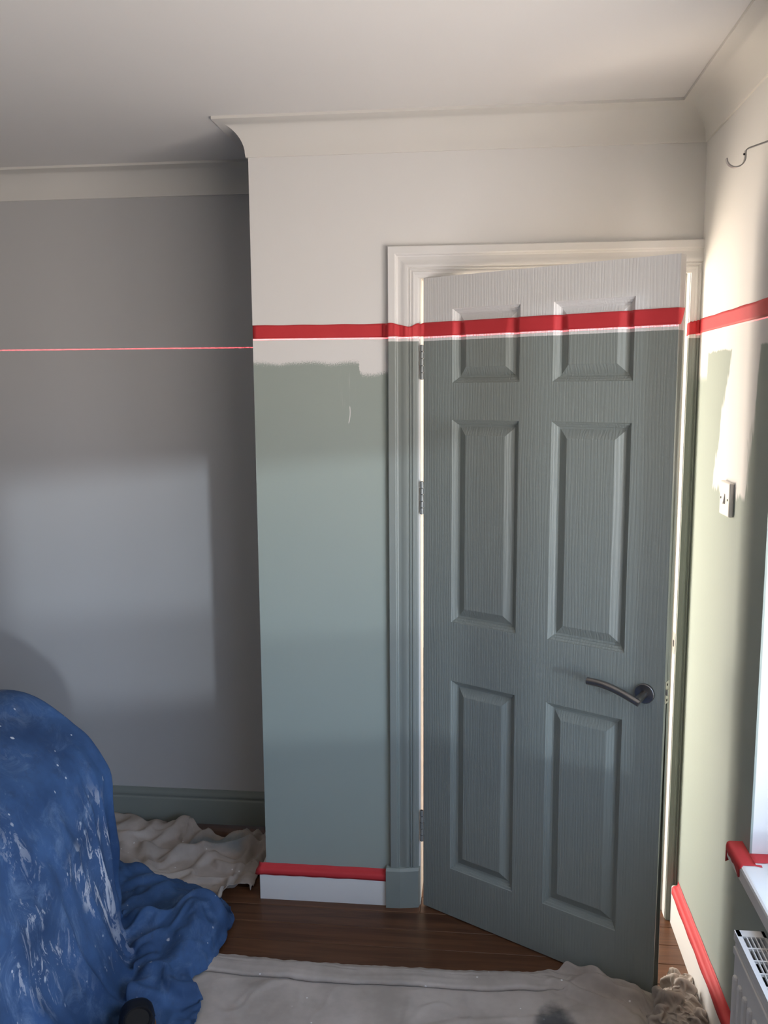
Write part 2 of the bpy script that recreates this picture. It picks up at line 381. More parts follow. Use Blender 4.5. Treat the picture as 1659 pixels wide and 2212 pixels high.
wr = boxes('wall_right', [((0, WY1, 0), (.25, .13, H)), ((0, WY0, 0), (.25, WY1, WZ0)), ((0, WY0, WZ1), (.25, WY1, H)), ((0, YB, 0), (.25, WY0, H))], 'right')
st(wr, 'window wall with white filler patches over sage green paint', 'wall')
wh = boxes('wall_hall', [((-1.3, AY+.13, 0), (-1.2, .62, H)), ((-1.3, 1.62, 0), (-1.2, 3.1, H)), ((-1.3, .62, 2.05), (-1.2, 1.62, H)), ((.25, .13, 0), (.45, 3.1, H)), ((-1.2, 2.9, 0), (.25, 3.1, H))], 'white')
st(wh, 'bright white hallway walls beyond the open door', 'wall')

# coving: concave plaster cove mitred round the room
R = .085; prof = [(0, H-.097), (.006, H-.097), (.0075, H-.088)]
for k in range(1, 12):
    q = math.pi/2*k/12; prof.append((.0075 + (R-.0075) - (R-.0075)*math.cos(q), H-.088 + .080*math.sin(q)))
prof += [(R, H-.008), (R, H+.001), (0, H+.001)]
V, Fc = sweep('trim_1', [(XL, YB), (XL, AY), (XC, AY), (XC, 0), (0, 0), (0, YB)][::-1], prof, 'white')
cv = mesh('trim_1', V, Fc, 'cove', None, True, 35); st(cv, 'white concave coving where walls meet ceiling', 'coving')

# skirtings
def skirt(name, path, prof, mat, label):
    V, Fc = sweep(name, path, prof, mat); o = mesh(name, V, Fc, mat, None, True, 30); return st(o, label, 'skirting board')
PL = -.916
plain = lambda h: [(0, 0), (.018, 0), (.018, h-.007), (.0165, h-.0025), (.012, h), (0, h)]
ogee = [(0, 0), (.018, 0), (.018, .094), (.0165, .097), (.013, .100), (.0125, .104), (.0145, .108), (.0145, .113), (.011, .120), (.007, .127), (.005, .134), (0, .134)]
skirt('baseboard_front', [(PL, 0), (XC, 0), (XC, AY)], plain(.106), 'gloss', 'plain white skirting under the red tape beside the doorway')
skirt('baseboard_right', [(0, YB), (0, -.021)], plain(.126), 'gloss', 'long white skirting running under the window')
skirt('baseboard_back', [(XC-.018, AY), (XL, AY), (XL, YB)], ogee, 'sage_gloss', 'grey green moulded skirting along the alcove')

# architrave: moulded, swept up the left leg, over the head and down the right leg
AP = [(0, 0), (0, .0185), (.002, .0205), (.021, .0205), (.0245, .0185), (.026, .0115), (.030, .0095), (.036, .0105), (.043, .0135), (.050, .0165), (.056, .0175), (.0595, .0165), (.061, .011), (.0635, .0105), (.065, .0145), (.0675, .0145), (.069, .0095), (.0715, .0095), (.0735, .0130), (.079, .0125), (.081, .0110), (.087, .0105), (.091, .0085), (.091, 0)]
XA, ZA, AW = -.9032, 2.085, .091
XI, ZI, XR = XA+AW, ZA-AW, -.0305          # inner edges of left leg, head and right leg
V = []
for s, t in AP: V.append((XA+s, -t, .134))
for s, t in AP: V.append((XA+s, -t, ZA-s))
for s, t in AP: V.append((XR+AW-s, -t, ZA-s))
for s, t in AP: V.append((XR+AW-s, -t, 0))
n_ = len(AP)
Fc = [(i*n_+k, i*n_+k+1, (i+1)*n_+k+1, (i+1)*n_+k) for i in range(3) for k in range(n_-1)]
# keep only what stands in front of the window wall plane (the right leg is scribed to the wall)
me = bpy.data.meshes.new('trim_2'); me.from_pydata(V, [], Fc)
bm = bmesh.new(); bm.from_mesh(me)
bmesh.ops.bisect_plane(bm, geom=bm.verts[:]+bm.edges[:]+bm.faces[:], plane_co=(0, 0, 0), plane_no=(1, 0, 0), clear_outer=True)
bmesh.ops.recalc_face_normals(bm, faces=bm.faces); bm.to_mesh(me); bm.free()
ar = link('trim_2', me, 'joinery', None, True); me.set_sharp_from_angle(angle=math.radians(28))
bm = bmesh.new(); bm.from_mesh(me)
if sum(f.normal.y*f.calc_area() for f in bm.faces) > 0:
    bmesh.ops.reverse_faces(bm, faces=bm.faces); bm.to_mesh(me)
bm.free()
st(ar, 'moulded door architrave, white above the tape and sage green below', 'architrave')
# plinth block under the left leg, chamfered towards the door
pv = [(-.9175, 0), (-.9175, -.030), (-.872, -.030), (-.812, -.0185), (-.8085, 0)]
top = .134
V = [(x, y, 0) for x, y in pv] + [(x, y, top-.008) for x, y in pv] + [(x*.999, min(y+.007, 0), top) for x, y in pv]
Fc = [(0, 1, 2, 3, 4), (10, 11, 12, 13, 14)] + [(r*5+i, r*5+(i+1) % 5, (r+1)*5+(i+1) % 5, (r+1)*5+i) for r in (0, 1) for i in range(5)]
pb = mesh('trim_3', V, Fc, 'sage_gloss'); st(pb, 'sage green plinth block at the foot of the architrave', 'plinth block')
# lining (jambs, head and stop)
JL, JR, JZ = -.8065, -.0320, 1.9985
li = boxes('trim_4', [((OPL, -.0005, 0), (JL, .1305, JZ+.03)), ((JR, -.0005, 0), (OPR, .1305, JZ+.03)), ((JL, -.0005, JZ), (JR, .1305, JZ+.03)),
                      ((JR-.012, .046, 0), (JR, .076, JZ)), ((JL+.02, .046, JZ-.012), (JR-.012, .076, JZ))], 'gloss')
st(li, 'white door lining with stop, glowing in the hall light', 'door frame')
sp = boxes('strike_plate', [((JR-.0012, .006, .862), (JR, .030, .930))], 'steel', li)
boxes('strike_slot', [((JR-.0016, .011, .885), (JR-.0010, .024, .905))], 'dark', sp)

# ------------------------------------------------------------------ window with sill
win = boxes('window_1', [((.17, WY0, WZ0+.02), (.235, WY1, WZ0+.09)), ((.17, WY0, WZ1-.07), (.235, WY1, WZ1))] +
            [((.17, y0, WZ0+.09), (.235, y0+ww, WZ1-.07)) for y0, ww in ((WY0, .07), (-1.40, .07), (WY1-.16, .16))] +
            [((.175, WY0+.07, 1.60), (.23, -1.40, 1.66))], 'upvc')
st(win, 'white plastic window over the radiator', 'window')
ys = [(WY0+.07, -1.40), (-1.33, WY1-.16)]
for y0, y1 in ys:
    for z0, z1 in (((WZ0+.09, 1.60), (1.66, WZ1-.07)) if y1 < -1.3 else ((WZ0+.09, WZ1-.07),)):
        boxes('pane', [((.198, y0, z0), (.204, y1, z1))], 'glass', win)
bm = bmesh.new()
add_box(bm, (-.036, WY0-.055, .561), (.004, -.636, .600), .007); add_box(bm, (-.027, WY0, .575), (.20, WY1, .6002))
me = bpy.data.meshes.new('sill'); bm.to_mesh(me); bm.free()
sill = link('sill', me, 'gloss', win)
rb = empty('added_blind', (.09, -2.40, 1.98)); tag(rb, 'cream roller blind added out of view to cut off the low sun', 'blind')  # unseen blind, added to give the sun patch its top edge
def at_parent(o, par): o.matrix_parent_inverse = Matrix.Translation(par.location).inverted(); return o
at_parent(tube('roller', [(.09, WY0+.01, 1.985), (.09, -1.41, 1.985)], .024, 'upvc', rb), rb)
at_parent(boxes('blind_fabric', [((.112, WY0+.03, 1.585), (.1135, -1.42, 1.985))], 'blind', rb), rb)
at_parent(boxes('bottom_bar', [((.105, WY0+.03, 1.565), (.120, -1.42, 1.588))], 'upvc', rb), rb)

cc = empty('added_net_curtain', (.10, -2.38, .60)); tag(cc, 'white net half curtain added out of view to dim the lower window light', 'curtain')  # unseen net, added to dim the skylight and the lower sun patch
at_parent(tube('rod', [(.125, WY0+.005, 1.0), (.125, -1.40, 1.0)], .006, 'steel', cc, 10), cc)
V = []; k_ = 0
for k in range(161):
    yy = WY0+.03 + (-1.42-WY0-.03)*k/160
    for z in (.603, .75, .90, 1.0): V.append((.125 + .012*math.sin(k*.9)*(1.15-z*.5), yy, z))
Fc = [(i*4+j, i*4+j+1, (i+1)*4+j+1, (i+1)*4+j) for i in range(160) for j in range(3)]
at_parent(open_mesh('curtain_fabric', V, Fc, 'net', cc), cc)

# ------------------------------------------------------------------ the door
XH, YH, PHI, DW, DH, DT, ZB = -.7971, -.0078, .5401, .762, 1.988, .038, .005
cph, sph = math.cos(PHI), math.sin(PHI)
def dpt(u, z, d=0):                        # d > 0 = proud of the room-side face
    return Vector((XH + u*cph - d*sph, YH - u*sph - d*cph, z))
PANELS = [(.102, .323, 1.687, 1.899), (.424, .650, 1.687, 1.899), (.102, .323, .967, 1.579), (.424, .650, .967, 1.579), (.102, .323, .165, .782), (.424, .650, .165, .782)]
PP = [(0, 0), (.0015, -.0030), (.0050, -.0050), (.0065, -.0060), (.0072, -.0085), (.0115, -.0110), (.0128, -.0120), (.0138, -.0150), (.0190, -.0165), (.0205, -.0160), (.0435, -.0030), (.0455, -.0022)]
def pdepth(s):
    if s <= 0: return 0
    for (a, b), (c, d) in zip(PP, PP[1:]):
        if s <= c: return b + (d-b)*(s-a)/(c-a)
    return PP[-1][1]
def surf(u, z):
    for a, b, c, d in PANELS:
        if a < u < b and c < z < d: return pdepth(min(u-a, b-u, z-c, d-z))
    return 0
us = [0, .102, .323, .424, .650, DW]; zs = [ZB, .165, .782, .967, 1.579, 1.687, 1.899, ZB+DH]
V = []; Fc = []
idx = {}
for j, z in enumerate(zs):
    for i, u in enumerate(us): idx[i, j] = len(V); V.append(dpt(u, z))
for j in range(len(zs)-1):
    for i in range(len(us)-1):
        if i in (1, 3) and j in (1, 3, 5): continue
        Fc.append((idx[i, j], idx[i+1, j], idx[i+1, j+1], idx[i, j+1]))
nb = len(V)
for u, z in ((0, ZB), (DW, ZB), (DW, ZB+DH), (0, ZB+DH)): V.append(dpt(u, z, -DT))
Fc.append((nb+3, nb+2, nb+1, nb))
Fc.append(tuple(idx[i, 0] for i in range(6))[::-1] + (nb, nb+1))
Fc.append(tuple(idx[i, 7] for i in range(6)) + (nb+2, nb+3))
Fc.append(tuple(idx[5, j] for j in range(8))[::-1] + (nb+2, nb+1)[::-1][::-1])
Fc.append(tuple(idx[0, j] for j in range(8)) + (nb+3, nb))
door_org = dpt(0, 0)
def to_local(vs): return [Vector(((v-door_org).x*cph - (v-door_org).y*sph, (v-door_org).x*sph + (v-door_org).y*cph, v.z)) for v in vs]
def dobj(name, V, Fc, mat, parent=None, smooth=False, sharp=None, keep=False):
    o = (open_mesh if keep else mesh)(name, to_local(V), Fc, mat, None, smooth) if keep else mesh(name, to_local(V), Fc, mat, None, smooth, sharp)
    if parent is None:
        o.location = door_org; o.rotation_euler = (0, 0, -PHI)
    else: o.parent = parent
    return o
door = dobj('door_1', V, Fc, 'door', None, keep=True)
st(door, 'open six panel door, white top band and sage green below the red tape', 'door')
for a, b, c, d in PANELS:
    V = []; Fc = []
    for s, t in PP:
        for u, z in ((a+s, c+s), (b-s, c+s), (b-s, d-s), (a+s, d-s)): V.append(dpt(u, z, t))
    for r in range(len(PP)-1):
        for k in range(4): Fc.append((r*4+k, r*4+(k+1) % 4, (r+1)*4+(k+1) % 4, (r+1)*4+k))
    q = (len(PP)-1)*4; Fc.append((q, q+1, q+2, q+3))
    dobj('panel', V, Fc, 'door', door, keep=True)
# lever handle on a round rose
def disc(name, c, r, t, mat, parent, seg=40, bev=.0015):
    V = []; Fc = []
    for d, rr in ((0, r), (t-bev, r), (t, r-bev)):
        for k in range(seg):
            q = 2*math.pi*k/seg; V.append(dpt(c[0]+rr*math.cos(q), c[1]+rr*math.sin(q), d))
    for i in range(2):
        for k in range(seg): Fc.append((i*seg+k, i*seg+(k+1) % seg, (i+1)*seg+(k+1) % seg, (i+1)*seg+k))
    Fc.append(tuple(range(2*seg, 3*seg)))
    return dobj(name, V, Fc, mat, parent, True, 35)
RC = (.711, .869)
hd = disc('lever_handle', RC, .0265, .009, 'nickel', door)
def dtube(name, P, rad, mat, parent, seg=16):
    o = tube(name, to_local([dpt(*p) for p in P]), rad, mat, None, seg); o.parent = parent; return o
dtube('neck', [(.711, .8685, .008), (.711, .8665, .03), (.7115, .865, .050), (.7115, .864, .061)], .0098, 'nickel', hd)
lp = catmull([Vector(q) for q in ((.7180, .8590, .058), (.700, .8660, .058), (.672, .8765, .058), (.640, .8855, .058), (.606, .8905, .057), (.572, .8905, .056))], 6)
dtube('lever', [tuple(q) for q in lp], .0098, 'nickel', hd, 20)
# same lever on the hall side
lp2 = [(q.x, q.y, -DT-.058) for q in lp]
bk = dtube('lever_handle', lp2, .0098, 'nickel', door, 16)
dtube('neck', [(.711, .8685, -DT+.004), (.711, .864, -DT-.061)], .0098, 'nickel', bk)
# latch plate in the closing edge
def edge_box(name, u0, u1, z0, z1, d0, d1, mat, parent):
    V = [dpt(u, z, d) for u in (u0, u1) for z in (z0, z1) for d in (d0, d1)]
    Fc = [(0, 1, 3, 2), (4, 6, 7, 5), (0, 4, 5, 1), (2, 3, 7, 6), (0, 2, 6, 4), (1, 5, 7, 3)]
    return dobj(name, V, Fc, mat, parent)
lt = edge_box('latch_plate', DW-.001, DW+.0012, .847, .907, -.030, -.006, 'steel', door)
edge_box('latch_bolt', DW, DW+.0045, .869, .885, -.023, -.013, 'steel', lt)
for z in (.856, .898): edge_box('screw', DW, DW+.0018, z-.003, z+.003, -.021, -.015, 'dark', lt)
# three butt hinges: knuckles between lining and door
for z0, z1 in ((1.697, 1.800), (1.290, 1.391), (.226, .332)):
    kn = (z1-z0)/5
    hg = tube('hinge', to_local([Vector((-.8020, -.0105, z0)), Vector((-.8020, -.0105, z1))]), .0036, 'dark', None, 12); hg.parent = door
    for k in range(5):
        a, b = z0 + k*kn + .0010, z0 + (k+1)*kn - .0010
        o = tube('knuckle', to_local([Vector((-.8020, -.0105, a)), Vector((-.8020, -.0105, b))]), .0050, 'hinge', None, 14); o.parent = hg
        if k % 2:
            edge_box('leaf', -.006, .004, a, b, -.003, .0012, 'hinge', hg)
        else:
            V = [(-.8085, -.012, a), (-.8020, -.012, a), (-.8020, -.006, a), (-.8085, -.006, a)]; V = [Vector(v) for v in V] + [Vector((v[0], v[1], b)) for v in V]
            dobj('leaf', V, [(0, 1, 2, 3), (4, 5, 6, 7), (0, 1, 5, 4), (1, 2, 6, 5), (2, 3, 7, 6), (3, 0, 4, 7)], 'hinge', hg)

# ------------------------------------------------------------------ red masking tape
def ribbon(name, cols, label, group='red masking tape strips', rows=6, thick=.0006):
    """cols: list of (bottom point, top point) along the tape; built with a little thickness"""
    V = []; Fc = []
    n = len(cols)
    for i, (b, t) in enumerate(cols):
        b, t = Vector(b), Vector(t)
        for r in range(rows+1): V.append(b.lerp(t, r/rows))
    R = rows+1
    for i in range(n-1):
        for r in range(rows): Fc.append((i*R+r, (i+1)*R+r, (i+1)*R+r+1, i*R+r+1))
    o = open_mesh(name, V, Fc, 'tape')
    m = o.modifiers.new('thickness', 'SOLIDIFY'); m.thickness = thick; m.offset = 0
    return tag(o, label, 'tape', group)
TH = .0405
# 1 door wall
cols = []
for k in range(31):
    x = XC + .0005 + (-.908-XC)*k/30
    cols.append(((x, -.0009, ZT+.0008), (x, -.0009, ZT+TH+.0006*math.sin(k*.7))))
ribbon('masking_tape', cols, 'red masking tape strip level across the white and green door wall')
# 2 over the architrave, across the hinge gap and along the door to its closing edge
def arch_t(s):
    for (a, b), (c, d) in zip(AP[1:], AP[2:-1]):
        if a <= s <= c: return b + (d-b)*(s-a)/max(c-a, 1e-6)
    return 0
cols = []
for x in (-.922, -.914, -.908): cols.append(((x, -.0022 - .004*(x > -.91), ZT+.001), (x, -.0022 - .004*(x > -.91), ZT+TH)))
ns = 26
for k in range(ns+1):
    s = .0005 + (AW-.0015)*k/ns
    t = max(arch_t(s), .6*arch_t(max(s-.006, .002)) + .4*arch_t(min(s+.006, .09))) + .0011 + .0016*(.5+.5*math.sin(s*520))*(.02 < s < .08)
    dip = .0105*math.exp(-((s-.058)/.024)**2)
    cols.append(((XA+s, -t, ZT+.0012+.0010*math.sin(s*90)), (XA+s, -t-.0015*math.sin(s*210)**2, ZT+TH-dip+.0012*math.sin(s*160))))
cols.append(((-.806, -.0105, ZT+.001), (-.806, -.012, ZT+TH-.003)))
cols.append(((-.7995, -.0115, ZT+.001), (-.7995, -.0135, ZT+TH-.001)))
nu = 200
for k in range(nu+1):
    u = .002 + (DW-.003)*k/nu
    zb, zt = ZT+.0008, ZT+TH+.0005
    # the tape bridges the finest moulding lines
    def sm(z): return max(surf(u-.0025, z), surf(u, z), surf(u+.0025, z), (surf(u-.006, z) + surf(u, z) + surf(u+.006, z))/3)
    cols.append((dpt(u, zb, sm(zb)+.0022), dpt(u, zt, max(sm(zb)*.35+sm(zt)*.65, sm(zt), sm(zt-.006)) + .0020)))
cols.append((dpt(DW+.0012, ZT+.0008, .0008), dpt(DW+.0012, ZT+TH+.0005, .0008)))
cols.append((dpt(DW+.0014, ZT+.0010, -.011), dpt(DW+.0014, ZT+TH+.001, -.018)))
cols.append((dpt(DW+.0020, ZT+.012, -.020), dpt(DW+.0020, ZT+TH+.002, -.037)))
ribbon('masking_tape', cols, 'red masking tape strip draped over the architrave and right across the door')
# 3 right architrave and window wall
cols = []
cols.append(((JR-.004, -.004, ZT-.007), (JR-.0035, -.004, ZT+TH-.012)))
for k in range(11):
    s = AW - .001 - .0285*k/10
    x = XR+AW-s; t = arch_t(s)+.0016 + .001*math.sin(k*1.3)**2
    cols.append(((x, -t, ZT-.003+.003*k/10), (x, -t, ZT+TH-.008+.006*k/10+.0012*math.sin(k*1.9))))
for y0 in (-.0165, -.022, -.030): cols.append(((-.0020, y0, ZT+.0005), (-.0020, y0, ZT+TH)))
for k in range(40):
    yy = -.036 - .652*k/39
    cols.append(((-.0010, yy, ZT+.0008), (-.0010, yy, ZT+TH+.0006*math.sin(k*.6))))
ribbon('masking_tape', cols, 'red masking tape strip running from the doorway along the window wall')
# 4 on the skirting by the doorway: down the face, over the ledge and up the wall
def ledge(hs, low, up, pts, axis, n=60, wav=.0015):
    V = []; Fc = []; R = None
    for k in range(n+1):
        f = k/n; base = Vector(pts[0]).lerp(Vector(pts[1]), f)
        w_ = wav*noise.noise(Vector((f*9, .3, 5)))
        prof = [(.0190, hs-low+w_*2), (.0190, hs-low*.6), (.0189, hs-.0068), (.0174, hs-.0018), (.0124, hs+.0010), (.0055, hs+.0028), (.0014, hs+up*.5), (.0012, hs+up+w_)]
        if axis == 'x' and f < .02: prof = [(d+.0015, h) for d, h in prof]
        R = len(prof)
        for d, h in prof:
            V.append(base + (Vector((0, -d, h)) if axis == 'x' else Vector((-d, 0, h))))
    for i in range(n):
        for r in range(R-1): Fc.append((i*R+r, (i+1)*R+r, (i+1)*R+r+1, i*R+r+1))
    return V, Fc, R
V, Fc, R_ = ledge(.106, .020, .013, ((XC-.0185, 0, 0), (PL-.0005, 0, 0)), 'x')
# loose flap sticking out past the outer corner
for j, (dx, dy, dz) in enumerate(((-.006, .004, -.001), (-.013, .010, -.002))):
    for r in range(R_):
        b = V[r]; V.append(Vector((b.x+dx*(1.3-.12*r), b.y+dy, b.z+dz-.003*(1-r/R_)+.002*math.sin(r))))
q0 = len(V)-2*R_
for r in range(R_-1):
    Fc.append((q0+r, r, r+1, q0+r+1)); Fc.append((q0+R_+r, q0+r, q0+r+1, q0+R_+r+1))
o = open_mesh('masking_tape', V, Fc, 'tape'); m = o.modifiers.new('thickness', 'SOLIDIFY'); m.thickness = .0006; m.offset = 0
tag(o, 'red masking tape capping the short white skirting left of the plinth block', 'tape', 'red masking tape strips')
V, Fc, R_ = ledge(.126, .024, .018, ((0, -.030, 0), (0, -.90, 0)), 'y', 90, .004)
o = open_mesh('masking_tape', V, Fc, 'tape'); m = o.modifiers.new('thickness', 'SOLIDIFY'); m.thickness = .0006; m.offset = 0
tag(o, 'red masking tape along the top of the skirting under the window', 'tape', 'red masking tape strips')
# 5 sill end, wrapped over the nose; 6 along the foot of the reveal
cols_p = [(-.0368, .578), (-.0372, .590), (-.0355, .5975), (-.0300, .6012), (-.015, .6013), (-.0012, .6015), (-.0012, .6030)]
V = []; Fc = []; nn = 24; R_ = len(cols_p)
for k in range(nn+1):
    yy = -.6345 - .112*k/nn
    low = .578 - .012*math.exp(-((k-21)/2.2)**2)
    for j, (x, z) in enumerate(cols_p):
        if j == 0: z = low + .0015*math.sin(k)
        V.append((x + (.012 if k == nn and j > 3 else 0), yy + (.004*math.sin(j*2.2) if k == nn else 0), z))
for i in range(nn):
    for r in range(R_-1): Fc.append((i*R_+r, i*R_+r+1, (i+1)*R_+r+1, (i+1)*R_+r))
b0 = len(V)                       # the end of the horn is taped too, with a torn tail hanging below
V += [(-.0372, -.6345, .578), (-.0355, -.6345, .5985), (-.001, -.6345, .6015), (-.001, -.6340, .580), (-.020, -.6342, .572), (-.030, -.6335, .552), (-.037, -.634, .549)]
Fc.append(tuple(range(b0, b0+7)))
o = open_mesh('masking_tape', V, Fc, 'tape'); m = o.modifiers.new('thickness', 'SOLIDIFY'); m.thickness = .0007; m.offset = 0
tag(o, 'red masking tape wrapped round the end of the window sill', 'tape', 'red masking tape strips')
cols = [((-.004 + .172*k/14, -.716 - .014 - .002*math.sin(k*1.1), .6016), (-.004 + .172*k/14, -.6905, .6016)) for k in range(15)]
ribbon('masking_tape', cols, 'red masking tape on the sill along the foot of the window reveal')

# ------------------------------------------------------------------ light switch
sw = empty('light_switch', (0, -.386, 1.347)); tag(sw, 'white single light switch beside the doorway', 'light switch')
def rbox(name, lo, hi, bev, mat, par):
    o = boxes(name, [(lo, hi)], mat, None, bev); o.parent = par; o.matrix_parent_inverse = Matrix.Translation(par.location).inverted(); return o
rbox('face_plate', (-.0125, -.429, 1.3470), (0, -.343, 1.4330), .0035, 'plastic', sw)
V = [Vector(v) for v in ((-.012, -.3925, 1.377), (-.012, -.3795, 1.377), (-.012, -.3795, 1.403), (-.012, -.3925, 1.403), (-.0180, -.3925, 1.378), (-.0180, -.3795, 1.378), (-.0138, -.3795, 1.402), (-.0138, -.3925, 1.402))]
o = mesh('rocker', V, [(0, 1, 2, 3), (4, 5, 6, 7), (0, 1, 5, 4), (1, 2, 6, 5), (2, 3, 7, 6), (3, 0, 4, 7)], 'plastic', sw); o.matrix_parent_inverse = Matrix.Translation(sw.location).inverted()
for yy in (-.416, -.356):
    o = tube('screw', [(-.0120, yy, 1.390), (-.0131, yy, 1.390)], .0032, 'dark', sw, 12); o.matrix_parent_inverse = Matrix.Translation(sw.location).inverted()

# ------------------------------------------------------------------ curtain pole bracket
br = empty('curtain_bracket', (0, -.931, 2.125)); tag(br, 'bent metal curtain pole bracket with open hook on the window wall', 'bracket')
def strap(name, pts, wid, th, mat, par):          # flat bar bent in the x-z plane
    V = []; Fc = []; P = [Vector(p) for p in pts]
    for i, p in enumerate(P):
        t = (P[min(i+1, len(P)-1)] - P[max(i-1, 0)]).normalized(); nn = Vector((-t.z, 0, t.x))
        for a, b in ((-1, -1), (1, -1), (1, 1), (-1, 1)): V.append(p + Vector((0, a*wid/2, 0)) + nn*(b*th/2))
    for i in range(len(P)-1):
        for k in range(4): Fc.append((i*4+k, i*4+(k+1) % 4, (i+1)*4+(k+1) % 4, (i+1)*4+k))
    Fc += [(0, 1, 2, 3), tuple(range(len(V)-4, len(V)))]
    o = mesh(name, V, Fc, mat, par, True, 50); o.matrix_parent_inverse = Matrix.Translation(par.location).inverted(); return o
hook = []
hx, hz, hr = -.1665, 2.0850, .0165
for k in range(19):
    q = math.radians(182 + (360-182)*k/18); hook.append((hx + hr*math.cos(q), -.931, hz + hr*math.sin(q)))
hook += [(hx+hr, -.931, hz+.008), (hx+hr+.0004, -.931, hz+.0125), (hx+hr+.004, -.931, hz+.0155), (hx+hr+.011, -.931, hz+.018), (hx+hr+.035, -.931, hz+.026), (-.080, -.931, hz+.036), (-.030, -.931, hz+.044), (-.003, -.931, hz+.046)]
strap('arm', hook, .009, .0022, 'steel', br)
o = boxes('wall_plate', [((-.004, -.943, 2.098), (0, -.919, 2.158))], 'steel', br, .001); o.matrix_parent_inverse = Matrix.Translation(br.location).inverted()
o = tube('grub_screw', [(hx+hr-.0005, -.931, hz+.006), (hx+hr-.0035, -.931, hz+.006)], .0018, 'dark', br, 10); o.matrix_parent_inverse = Matrix.Translation(br.location).inverted()

# ------------------------------------------------------------------ radiator
RY0, RY1, RX0, RX1, RZ0, RZ1 = -2.30, -.897, -.086, -.028, .13, .54
ra = empty('radiator', (RX0/2, (RY0+RY1)/2, RZ0)); tag(ra, 'white panel radiator with slotted top grille below the sill', 'radiator')
def par(o, p): o.parent = p; o.matrix_parent_inverse = Matrix.Translation(p.location).inverted(); return o
fp = par(boxes('front_panel', [((RX0-.0005, RY0+.004, RZ0), (RX0+.010, RY1-.004, RZ1-.022))], 'rad', None, .004), ra)
par(boxes('top_rail', [((RX0-.0045, RY0+.004, RZ1-.046), (RX0, RY1-.008, RZ1-.030))], 'rad', None, .002), ra)
par(boxes('back_panel', [((RX1-.010, RY0+.004, RZ0), (RX1, RY1-.004, RZ1-.022))], 'rad', None, .004), ra)
for yy in (RY0, RY1-.0022): par(boxes('side_panel', [((RX0+.006, yy, RZ0+.01), (RX1, yy+.0022, RZ1-.003))], 'rad'), ra)
par(boxes('convector_core', [((RX0+.012, RY0+.02, RZ0+.02), (RX1-.012, RY1-.02, RZ1-.05))], 'dark'), ra)
yy = RY1-.020
proto = None
while yy > RY0+.03:              # pressed flutes of the front panel
    if proto is None:
        proto = par(boxes('flute', [((RX0-.0085, yy-.017, RZ0+.03), (RX0+.004, yy, RZ1-.085))], 'rad', None, .006), ra); y_first = yy
    else:
        c = proto.copy(); COL.objects.link(c); c.parent = ra; c.matrix_parent_inverse = proto.matrix_parent_inverse.copy(); c.location = (0, yy-y_first, 0)
    yy -= .0333
gl_ = [((RX0-.002, RY0, RZ1-.020), (RX0+.0085, RY1, RZ1)), ((RX1-.006, RY0, RZ1-.020), (RX1, RY1, RZ1)), ((RX0, RY1-.022, RZ1-.004), (RX1, RY1, RZ1)), ((RX0, RY0, RZ1-.004), (RX1, RY0+.022, RZ1))]
par(boxes('top_cover', gl_, 'rad'), ra)
xs4 = [RX0+.0085 + (RX1-.006-RX0-.0085)*k/5 for k in range(1, 5)]
for x in xs4: par(boxes('grille_bar', [((x-.0011, RY0+.02, RZ1-.006), (x+.0011, RY1-.02, RZ1-.0006))], 'rad'), ra)
yy = RY1-.022-.036
proto = None
while yy > RY0+.03:
    if proto is None:
        proto = par(boxes('grille_bar', [((RX0+.007, yy-.004, RZ1-.006), (RX1-.005, yy, RZ1-.0003))], 'rad'), ra); y_first = yy
    else:
        c = proto.copy(); COL.objects.link(c); c.parent = ra; c.matrix_parent_inverse = proto.matrix_parent_inverse.copy(); c.location = (0, yy-y_first, 0)
    yy -= .040
for yy in (RY0+.25, RY1-.25):
    par(boxes('wall_bracket', [((RX1-.001, yy-.02, RZ0+.05), (0.0, yy+.02, RZ1-.06))], 'rad'), ra)
for yy in (RY0+.03, RY1-.03):
    par(tube('pipe', [(-.057, yy, RZ0+.04), (-.057, yy, 0)], .0075, 'rad', None, 12), ra)

# ------------------------------------------------------------------ cloths
def N(x, y, z=0, s=1): return noise.noise(Vector((x*s, y*s, z)))
def ridge(x, y, z, s): return 1 - abs(noise.noise(Vector((x*s, y*s, z))))*2
def grid_mesh(name, P, nu, nv, mat, thick, parent=None):
    Fc = [(i*(nv+1)+j, (i+1)*(nv+1)+j, (i+1)*(nv+1)+j+1, i*(nv+1)+j+1) for i in range(nu) for j in range(nv)]
    me = bpy.data.meshes.new(name); me.from_pydata([tuple(p) for p in P], [], Fc); me.update()
    bm = bmesh.new(); bm.from_mesh(me)
    if sum(f.normal.z*f.calc_area() for f in bm.faces) < 0: bmesh.ops.reverse_faces(bm, faces=bm.faces); bm.to_mesh(me)
    bm.free()
    o = link(name, me, mat, parent, True)
    m = o.modifiers.new('thickness', 'SOLIDIFY'); m.thickness = thick; m.offset = 1
    return o
def lerp_tab(tab, x):
    if x <= tab[0][0]: return tab[0][1]
    for (a, b), (c, d) in zip(tab, tab[1:]):
        if x <= c:
            t = (x-a)/(c-a); t = t*t*(3-2*t); return b+(d-b)*t
    return tab[-1][1]
sst = lambda v, a, b: (lambda t: t*t*(3-2*t))(min(max((v-a)/(b-a), 0), 1))

